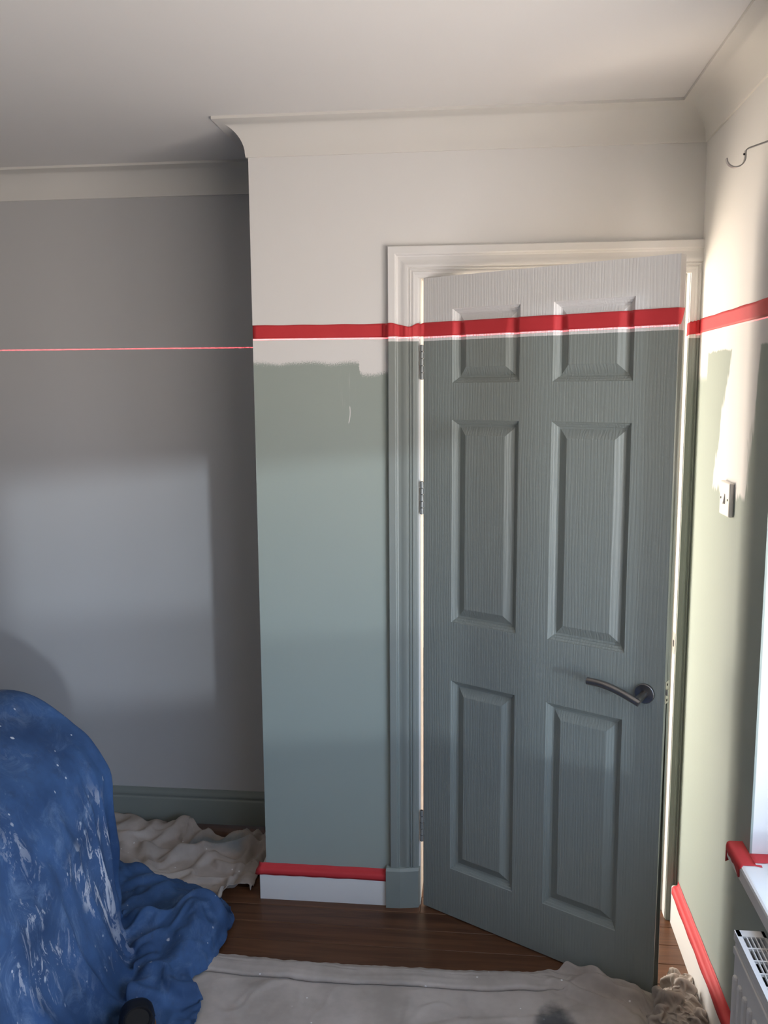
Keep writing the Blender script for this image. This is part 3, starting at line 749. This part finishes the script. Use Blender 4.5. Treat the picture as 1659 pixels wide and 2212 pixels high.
OFFS = (((1, 0), 1.0), ((0, 1), 1.0), ((1, 1), .5), ((1, -1), .5), ((2, 0), .45), ((0, 2), .45), ((4, 0), .35), ((0, 4), .35))
def pairs(A, o):
    i, j = o; n, m = A.shape[:2]
    if j >= 0: return A[:n-i, :m-j], A[i:, j:]
    return A[:n-i, -j:], A[i:, :m+j]
def cloth_relax(X, rest, iters, project, grav=0.0):
    """position based cloth: pull every link to its rest length, then apply the contact rule"""
    for it in range(iters):
        acc = np.zeros_like(X); cnt = np.full(X.shape[:2], 1e-6)
        for (o, k), L in zip(OFFS, rest):
            a, b = pairs(X, o); d = b-a; l = np.linalg.norm(d, axis=2)+1e-9
            f = (l-L)/l
            if max(abs(o[0]), abs(o[1])) > 1: f = np.minimum(f, 0)
            c = d*(f*k*.5)[..., None]
            pa, pb = pairs(acc, o); pa += c; pb -= c
            ca, cb = pairs(cnt, o); ca += k; cb += k
        X = X + acc/cnt[..., None]*1.7
        X[..., 2] -= grav
        X = project(X, it)
    return X
def rest_lengths(B, scale):
    out = []
    for o, k in OFFS:
        a, b = pairs(B, o); sa, sb = pairs(scale, o); out.append(np.linalg.norm(b-a, axis=2)*(sa+sb)*.5)
    return out
def base_normals(B):
    du = np.gradient(B, axis=0); dv = np.gradient(B, axis=1); n = np.cross(du, dv); n /= np.linalg.norm(n, axis=2, keepdims=True)+1e-12
    return n
def rumple(P, nu, nv, slack, dmax, iters, seed=0, amp=.006, freq=9, tang=.03, flip=False, zmin=.004):
    """let slack cloth buckle away from its base surface; slack and dmax are arrays (nu+1, nv+1)"""
    B = np.array([tuple(p) for p in P]).reshape(nu+1, nv+1, 3); Nn = base_normals(B)
    if flip: Nn = -Nn
    nz = np.array([noise.noise(Vector(p)*freq + Vector((seed, seed*.7, 0))) + .6*noise.noise(Vector(p)*freq*2.3 + Vector((0, seed, 3))) for p in B.reshape(-1, 3)]).reshape(nu+1, nv+1)
    X = B + Nn*(np.clip(nz+.15, 0, 1)*np.minimum(amp, dmax))[..., None]
    rest = rest_lengths(B, slack)
    def proj(X, it):
        D = X-B; d = (D*Nn).sum(2); t = D - Nn*d[..., None]; tl = np.linalg.norm(t, axis=2)+1e-9
        d = np.clip(d, 0, dmax); t = t*np.minimum(1, tang/tl)[..., None]
        X = B + Nn*d[..., None] + t
        X[..., 2] = np.maximum(X[..., 2], zmin)
        return X
    X = cloth_relax(X, rest, iters, proj)
    for _ in range(2):                                    # take the grid-scale jitter out
        Y = X.copy(); Y[1:-1, 1:-1] = .5*X[1:-1, 1:-1] + .125*(X[2:, 1:-1]+X[:-2, 1:-1]+X[1:-1, 2:]+X[1:-1, :-2]); X = Y
    return [Vector(p) for p in X.reshape(-1, 3)]
HEM = [(-1.95, .05), (-1.80, .055), (-1.59, -.005), (-1.44, -.115), (-1.41, -.255), (-1.42, -.385), (-1.445, -.465), (-1.39, -.55), (-1.375, -.66), (-1.365, -.95), (-1.365, -2.2), (-3.2, -2.2), (-3.2, -.10), (-2.6, -.10)]
def under_tarp(x, y):
    c = False
    for (x0, y0), (x1, y1) in zip(HEM, HEM[1:]+HEM[:1]):
        if (y0 > y) != (y1 > y) and x < (x1-x0)*(y-y0)/(y1-y0)+x0: c = not c
    return c
# sheet across the floor in front of the door
EDGE = [(-1.95, -.30), (-1.36, -.318), (-1.18, -.330), (-.93, -.330), (-.70, -.326), (-.54, -.318), (-.47, -.310), (-.40, -.296), (-.33, -.288), (-.27, -.305), (-.20, -.345), (-.15, -.400), (-.12, -.43)]
def front_z(x, y, ey):
    d = ey - y                                            # distance in from the far edge
    # doubled hem, dropping over a wandering crease
    cr = .082 + .016*N(x, 0, 3, 3.1) + .007*N(x, 0, 8, 9)
    z = .004
    z += .0075*math.exp(-((d-cr+.022-.02*N(x, 1, 6, 2.3))/.008)**2)*(.5+N(x, 4, 1, 3))
    # shallow creases everywhere
    z += .0060*max(0, ridge(x*.5+y*.4, y*1.1-x*.2, 1.7, 4.0)-.72)*3 + .004*max(0, ridge(x*1.2, y*1.0, 9.2, 8)-.75)*3 + .0025*N(x, y, 4, 5)
    # gathered folds pushed up against the foot of the door
    u = (x-XH)*cph - (y-YH)*sph; f = -((x-XH)*sph + (y-YH)*cph)          # f: distance in front of the door face
    ga = sst(x, -.50, -.36)
    if u < DW+.004:
        infront = sst(f, .001, .012)
        z += ga*infront*(.030*math.exp(-((f-.020)/.014)**2) + .034*math.exp(-((f-.052-.018*N(x, y, 2, 9))/.017)**2)*sst(x, -.40, -.26) + .016*math.exp(-((f-.100)/.016)**2))*(1+.55*N(x, y, 7, 16))
        under = 1 - sst(f, -.002, .006)
        z = z*(1-under) + min(z, .0025)*under
    else:
        z += ga*(.028+.018*N(x, y, 7, 20))*math.exp(-((d-.02)/.05)**2)
    return max(z, .0018)
nu, nv = 260, 240; P = []; FD = []
for i in range(nu+1):
    x = -1.50 + (1.50-.118)*i/nu
    ey = lerp_tab(EDGE, x) + .004*N(x, 0, 2, 14) + .003*N(x, 0, 5, 40)
    for j in range(nv+1):
        t = j/nv; dd = 1.42*(t**2.1)
        # the hem is folded back on itself: top layer, curl, short return, then on across the floor
        cr = .082 + .016*N(x, 0, 3, 3.1) + .007*N(x, 0, 8, 9); h_ = .0065*(1+.5*N(x, 0, 4, 5)); back = .016*(1+.6*N(x, 0, 6, 4))
        wf_ = 1-sst(x, -.50, -.34); cu = 2.2*h_
        if dd < cr: fy, fz = dd, .0035 + 2*h_*sst(dd, -.002, .03)
        elif dd < cr+cu: an = (dd-cr)/cu*math.pi; fy, fz = cr + h_*math.sin(an), .0035 + h_*(1+math.cos(an))
        elif dd < cr+cu+back: fy, fz = cr - (dd-cr-cu), .0035
        else: fy, fz = cr - back + (dd-cr-cu-back), .0018
        FD.append(.0 if abs(dd-cr-.03) < .075 else 1.0)
        dd2 = dd - (cu+2*back)*sst(dd, cr, cr+.08)
        y = ey - (fy*wf_ + dd2*(1-wf_))
        z = front_z(x, y, ey); z = (fz + (z-.004)*(.25 if dd < cr+.06 else 1))*wf_ + z*(1-wf_)
        P.append((x + .004*N(x, ey-dd, 12, 10), y, min(z, .005) if under_tarp(x, y) else max(z, .0018)))
sl = np.ones((nu+1, nv+1)); dx_ = np.zeros((nu+1, nv+1))
for i in range(nu+1):
    for j in range(nv+1):
        x, y, z = P[i*(nv+1)+j]; hid = under_tarp(x, y)
        u = (x-XH)*cph - (y-YH)*sph; f = -((x-XH)*sph + (y-YH)*cph)
        fr = 1.0 if u > DW+.004 else sst(f, .006, .03)
        g_ = sst(x, -.50, -.36)*(1-sst(-y, .50, .62))
        fd = max(FD[i*(nv+1)+j], g_)
        sl[i, j] = 1.0 if hid else 1 + fd*(.030 + .07*g_*fr)
        dx_[i, j] = .0006 if hid else fr*(.011 + .030*g_)*fd + .0008
P = rumple(P, nu, nv, sl, dx_, 80, 8, .004, 7, .008, zmin=.0018)
fs = grid_mesh('dust_sheet', P, nu, nv, 'sheet', .0012)
tag(fs, 'stained cotton dust sheet spread on the boards in front of the door', 'dust sheet', 'cotton dust sheets')
# bunched end of that sheet wedged between the door edge and the skirting
nu, nv = 84, 170; P = []
for j0 in range(1):
    for i in range(nu+1):
        for j in range(nv+1):
            a_, b_ = 2*i/nu-1, 2*j/nv-1                   # across, along
            y = -.488 + .196*b_
            near = sst(-y, .395, .445)
            xl = -.116 - .046*near; xr = -.0225
            taper = (.42+.58*max(0, 1-abs(b_)**3.5)**.5)
            xm = (xl+xr)/2 + (.012*(1-taper) if b_ > 0 else 0); x = xm + (xr-xl)/2*taper*a_
            z = .006 + .034*max(0, 1-a_*a_)**.7*max(0, 1-abs(b_)**3)**.6
            P.append(Vector((x, y + .006*(1-abs(b_))*N(x, y, 3, 30), z)))
sl = np.full((nu+1, nv+1), 1.62); dx_ = np.full((nu+1, nv+1), .066)
fade = np.minimum(1, np.minimum(np.minimum(np.arange(nu+1), nu-np.arange(nu+1))[:, None]/8., np.minimum(np.arange(nv+1), nv-np.arange(nv+1))[None, :]/10.))
dx_ = .010 + dx_*fade
P = rumple(P, nu, nv, sl, dx_, 240, 4, .040, 15, .022, flip=(base_normals(np.array([tuple(p) for p in P]).reshape(nu+1, nv+1, 3))[nu//2, nv//2, 2] < 0), zmin=.003)
for p in P:
    p.x = min(p.x, -.0205)
    f = -((p.x-XH)*sph + (p.y-YH)*cph); u = (p.x-XH)*cph - (p.y-YH)*sph
    if u < DW+.002 and f < .003:                          # keep clear of the door's closing edge
        e1 = DW+.002-u; e2 = .003-f
        if e1 < e2 or f < -DT: p.x += e1*cph; p.y -= e1*sph
        else: p.x -= e2*sph; p.y -= e2*cph
bu = grid_mesh('bunched_end', P, nu, nv, 'sheet', .0012, fs); bu['label'] = 'crumpled end bunched against the skirting'
bu.modifiers.clear(); sb_ = bu.modifiers.new('subdivide', 'SUBSURF'); sb_.levels = sb_.render_levels = 1

# sheet in the alcove
def alcove(s, t):
    far = Vector((lerp_tab([(0, -2.75), (.62, -1.72), (1, -1.375)], s), lerp_tab([(0, .440), (.40, .445), (.60, .425), (.75, .355), (1, .325)], s), 0))
    near = Vector((lerp_tab([(0, -2.75), (.8, -1.52), (.93, -1.455), (1, -1.385)], s), lerp_tab([(0, .02), (.45, .0), (.65, -.05), (.80, -.10), (.90, -.075), (.95, -.045), (.97, .020), (1, .012)], s), 0))
    p = far.lerp(near, t); return p
nu, nv = 150, 100; P = []
for i in range(nu+1):
    for j in range(nv+1):
        s, t = i/nu, j/nv; p = alcove(s, t); x, y = p.x, p.y
        x += .010*N(x, y, 3, 9); y += .008*N(x, y, 6, 8)
        z = .006 + .024*max(0, ridge(x*.8+y*.5, y*1.4-x*.3, 2.2, 4.6)-.45)*1.6 + .016*max(0, ridge(x*1.3-y*.4, y*.9, 6.4, 9)-.5)*1.9 + .005*N(x, y, 3, 16)
        # piled folds along the skirting and down the outer edge
        z += .050*math.exp(-((y-.385+.04*N(x, 0, 1, 3))/.028)**2)*(.7+.7*N(x, y, 4, 6))*(1-sst(x, -1.72, -1.55))
        z += .030*math.exp(-((y-.225-.25*(x+1.55)+.02*N(x, y, 9, 7))/.018)**2)*sst(x, -1.80, -1.66)
        z += .026*math.exp(-((s-.965)/.022)**2)*(.8+.8*N(x, y, 8, 7)) + .030*math.exp(-((y-.33)/.03)**2)*sst(x, -1.62, -1.46)
        z += .020*math.exp(-((s-.90)/.016)**2)*(.5+N(x, y, 2, 5))
        y = min(y, AY-.024-.25*max(0, 0))
        P.append((min(x, XC-.026) if y > -.02 else x, y, min(z, .005) if under_tarp(x, y) else max(z, .003)))
sl = np.ones((nu+1, nv+1)); dx_ = np.zeros((nu+1, nv+1))
for i in range(nu+1):
    for j in range(nv+1):
        p = P[i*(nv+1)+j]; hid = under_tarp(p[0], p[1])
        sl[i, j] = 1.0 if hid else 1.10; dx_[i, j] = .001 if hid else .035
P = rumple(P, nu, nv, sl, dx_, 110, 3, .010, 8, .012, zmin=.003)
P = [Vector((min(p.x, XC-.022) if p.y > -.02 else p.x, min(p.y, AY-.021), p.z)) for p in P]
al = grid_mesh('dust_sheet', P, nu, nv, 'sheet', .0012)
tag(al, 'rumpled cotton dust sheet lying in the alcove behind the blue tarpaulin', 'dust sheet', 'cotton dust sheets')

# blue tarpaulin thrown over a piece of furniture, its hem trailing on the floor
ST = [  # top-left, ridge, shoulder, upper side, middle, foot, floor 1, floor 2, hem
 [(-3.0, -.62, .80), (-2.60, -.50, .800), (-2.60, -.36, .795), (-2.60, -.30, .62), (-2.60, -.28, .35), (-2.60, -.25, .05), (-2.60, -.20, .030), (-2.60, -.14, .03), (-2.60, -.08, .008)],
 [(-3.0, -.64, .80), (-2.25, -.52, .802), (-2.20, -.36, .795), (-2.18, -.30, .62), (-2.16, -.27, .35), (-2.14, -.23, .06), (-2.10, -.14, .040), (-2.06, -.03, .035), (-2.02, .07, .008)],
 [(-3.0, -.66, .80), (-2.10, -.56, .804), (-1.95, -.335, .800), (-1.93, -.29, .62), (-1.90, -.27, .35), (-1.88, -.22, .06), (-1.86, -.11, .050), (-1.83, .00, .040), (-1.80, .070, .008)],
 [(-3.0, -.70, .80), (-2.10, -.62, .804), (-1.845, -.345, .728), (-1.735, -.315, .60), (-1.725, -.300, .35), (-1.735, -.275, .08), (-1.70, -.16, .055), (-1.63, -.06, .055), (-1.585, .005, .010)],
 [(-3.0, -.74, .80), (-2.10, -.68, .804), (-1.83, -.400, .712), (-1.720, -.370, .575), (-1.705, -.360, .35), (-1.695, -.345, .08), (-1.60, -.24, .055), (-1.50, -.155, .065), (-1.425, -.105, .012)],
 [(-3.0, -.80, .80), (-2.10, -.74, .802), (-1.82, -.480, .700), (-1.715, -.450, .545), (-1.690, -.430, .31), (-1.655, -.400, .06), (-1.56, -.31, .050), (-1.46, -.265, .075), (-1.395, -.255, .014)],
 [(-3.0, -.88, .80), (-2.10, -.82, .800), (-1.82, -.580, .690), (-1.715, -.550, .520), (-1.680, -.520, .28), (-1.620, -.470, .045), (-1.54, -.40, .035), (-1.46, -.375, .060), (-1.405, -.385, .014)],
 [(-3.0, -.98, .80), (-2.10, -.93, .800), (-1.82, -.730, .690), (-1.710, -.700, .500), (-1.660, -.670, .25), (-1.580, -.600, .040), (-1.52, -.50, .050), (-1.47, -.47, .040), (-1.430, -.465, .010)],
 [(-3.0, -1.10, .80), (-2.10, -1.06, .800), (-1.82, -.920, .690), (-1.700, -.900, .480), (-1.645, -.860, .23), (-1.560, -.760, .035), (-1.49, -.62, .050), (-1.42, -.565, .030), (-1.372, -.545, .008)],
 [(-3.0, -1.30, .80), (-2.10, -1.28, .800), (-1.82, -1.20, .690), (-1.690, -1.18, .470), (-1.630, -1.14, .22), (-1.550, -1.00, .035), (-1.48, -.84, .030), (-1.41, -.72, .025), (-1.360, -.660, .008)],
 [(-3.0, -1.60, .80), (-2.10, -1.60, .800), (-1.82, -1.60, .690), (-1.680, -1.60, .470), (-1.620, -1.60, .22), (-1.540, -1.50, .030), (-1.46, -1.30, .020), (-1.39, -1.10, .015), (-1.350, -.95, .006)],
 [(-3.0, -2.10, .80), (-2.10, -2.10, .800), (-1.82, -2.10, .690), (-1.680, -2.10, .470), (-1.620, -2.10, .22), (-1.540, -2.10, .030), (-1.46, -2.10, .020), (-1.39, -2.10, .015), (-1.350, -2.10, .006)],
]
KU, KV = 22, 15
cols_ = [catmull([Vector(p) for p in s], KV) for s in ST]
nv = len(cols_[0])-1
rows_ = [catmull([c[j] for c in cols_], KU) for j in range(nv+1)]
nu = len(rows_[0])-1
P = []
for i in range(nu+1):
    for j in range(nv+1):
        p = rows_[j][i].copy(); v = j/KV; u = i/KU
        a = rows_[j][min(i+1, nu)] - rows_[j][max(i-1, 0)]; b = rows_[min(j+1, nv)][i] - rows_[max(j-1, 0)][i]
        nn = a.cross(b)
        nn = nn.normalized() if nn.length > 1e-9 else Vector((0, 0, 1))
        if nn.z < -.2: nn = -nn
        side = sst(v, 2.0, 3.2)*(1-sst(v, 5.4, 6.2)); floor_ = sst(v, 4.9, 5.8)
        g = u*1.9 + .35*N(u, v*.35, 2, 1.3)
        d = side*(.020*(max(0, 1-abs(((g*.55) % 1)-.5)*3.2)**2)*sst(v, 2.6, 4.4) + .010*N(u*1.2, v*.45, 3, 1.1) + .003*max(0, ridge(u*.8, v*.30, 5, 2.2)-.6)*2)
        d += .0016*N(p.x, p.y, p.z*9, 11) + .0045*max(0, ridge(p.x+p.z*.7, p.y+p.z*.4, p.z*3, 4.5)-.7)
        d += side*.006*max(0, ridge(p.y*1.5+p.z*.9, p.z*.6-p.y*.3, 4.4, 3.2)-.45)*1.6
        p += nn*d
        if floor_ > 0 and p.x > -2.2:
            hem = 1-sst(v, 7.7, 8.0)
            wx = p.x + .05*N(p.x, p.y, 1, 5); wy = p.y + .05*N(p.x, p.y, 6, 5)
            wz = .075*max(0, ridge(wx*.75+wy*.65, wy*.8-wx*.55, 2.2, 3.1)-.15) + .030*max(0, ridge(wx*1.0-wy*.7, wy*1.0+wx*.3, 5.7, 6.0)-.45) + .004*N(p.x, p.y, 4, 18)
            p.z += floor_*hem*(wz-.018)
            p.x += floor_*.010*N(p.x, p.y, 9, 8); p.y += floor_*.010*N(p.x, p.y, 3, 8)
        p.z = max(p.z, .018 if p.x < -1.40 and p.y > -.2 else .013)
        P.append(p)
sl = np.ones((nu+1, nv+1)); dx_ = np.zeros((nu+1, nv+1))
for i in range(nu+1):
    for j in range(nv+1):
        v = j/KV; fl_ = sst(v, 4.6, 5.6); sd_ = sst(v, 2.2, 3.4)
        p = P[i*(nv+1)+j]; bt = 1-sst(math.hypot(max(0, abs(p.x+1.485)-.03), max(0, abs(p.y+.72)-.10)), .015, .06)
        if fl_ > .3: p.z = p.z*(1-bt) + .022*bt
        fl_ *= 1-bt; sd_ *= 1-bt*(v > 4.5)
        sl[i, j] = 1.004 + .022*sd_ + .085*fl_; dx_[i, j] = .004 + .020*sd_ + .045*fl_*(1-.8*sst(v, 7.5, 8.0))
P = rumple(P, nu, nv, sl, dx_, 130, 5, .010, 6, .020, flip=(base_normals(np.array([tuple(p) for p in P]).reshape(nu+1, nv+1, 3))[nu//2, nv//4, 2] < 0), zmin=.013)
tp = grid_mesh('tarpaulin', P, nu, nv, 'tarp', .0015)
tag(tp, 'paint spattered blue tarpaulin draped over furniture, trailing on the floor', 'tarpaulin')

# ------------------------------------------------------------------ black boot on the hem of the tarpaulin
BX, BY, BZ = -1.500, -.622, .062            # toe tip
bo = empty('boot', (BX, BY-.05, BZ-.034)); tag(bo, 'black leather boot with tan sole standing on the blue tarpaulin', 'boot')
def loft(name, secs, mat, seg=28, capz=True):
    V = []; Fc = []
    for (yc, hw, z0, z1, pw) in secs:
        for k in range(seg):
            q = 2*math.pi*k/seg; c, s_ = math.cos(q), math.sin(q)
            V.append((BX + hw*math.copysign(abs(c)**pw, c), BY - yc, BZ + (z0+z1)/2 + (z1-z0)/2*math.copysign(abs(s_)**pw, s_)))
    for i in range(len(secs)-1):
        for k in range(seg): Fc.append((i*seg+k, i*seg+(k+1) % seg, (i+1)*seg+(k+1) % seg, (i+1)*seg+k))
    Fc += [tuple(range(seg)), tuple(range((len(secs)-1)*seg, len(secs)*seg))]
    return par(mesh(name, V, Fc, mat, None, True, 50), bo)
loft('upper', [(.004, .010, -.012, .006, 1), (.010, .024, -.013, .018, .9), (.022, .034, -.014, .030, .85), (.045, .041, -.014, .040, .8), (.075, .044, -.014, .047, .8), (.110, .043, -.014, .056, .8), (.150, .038, -.014, .078, .85), (.190, .035, -.014, .105, .9), (.235, .035, -.014, .120, .9), (.268, .031, -.013, .118, .9), (.280, .024, -.012, .112, .9)], 'leather')
loft('sole', [(0, .014, -.034, -.012, .8), (.008, .031, -.034, -.012, .8), (.024, .041, -.034, -.012, .6), (.060, .047, -.034, -.012, .5), (.100, .048, -.034, -.012, .5), (.160, .040, -.034, -.012, .5), (.220, .038, -.034, -.012, .5), (.270, .037, -.034, -.012, .6), (.286, .026, -.034, -.012, .8)], 'welt')
rim = []
for k in range(25):
    q = math.pi*k/24; rim.append((BX + .0435*math.cos(q), BY - .052 + .046*math.sin(q), BZ - .0095 + .004*math.sin(q)))
par(tube('welt_seam', rim, .0028, 'leather', None, 8), bo)
ring = [(BX + .031*math.cos(2*math.pi*k/24), BY - .228 + .042*math.sin(2*math.pi*k/24), BZ + .117) for k in range(25)]
par(tube('collar', ring, .0055, 'leather', None, 8, False), bo)
V = [(BX + .029*math.cos(2*math.pi*k/24), BY - .228 + .040*math.sin(2*math.pi*k/24), BZ + .1205) for k in range(24)]
par(mesh('lining', V + [(x, y, BZ+.112) for x, y, z in V], [tuple(range(24)), tuple(range(24, 48))] + [(k, (k+1) % 24, 24+(k+1) % 24, 24+k) for k in range(24)], 'dark'), bo)  # black cap over the ankle, painted for the shade inside the boot
for k in range(4):
    yy = .112 + .020*k; zz = BZ + .060 + .014*k
    par(tube('lace', [(BX-.020, BY-yy, zz-.005), (BX-.008, BY-yy-.002, zz+.001), (BX+.008, BY-yy-.002, zz+.001), (BX+.020, BY-yy, zz-.005)], .0022, 'leather', None, 8), bo)
bo.rotation_euler = (0, 0, math.radians(24))
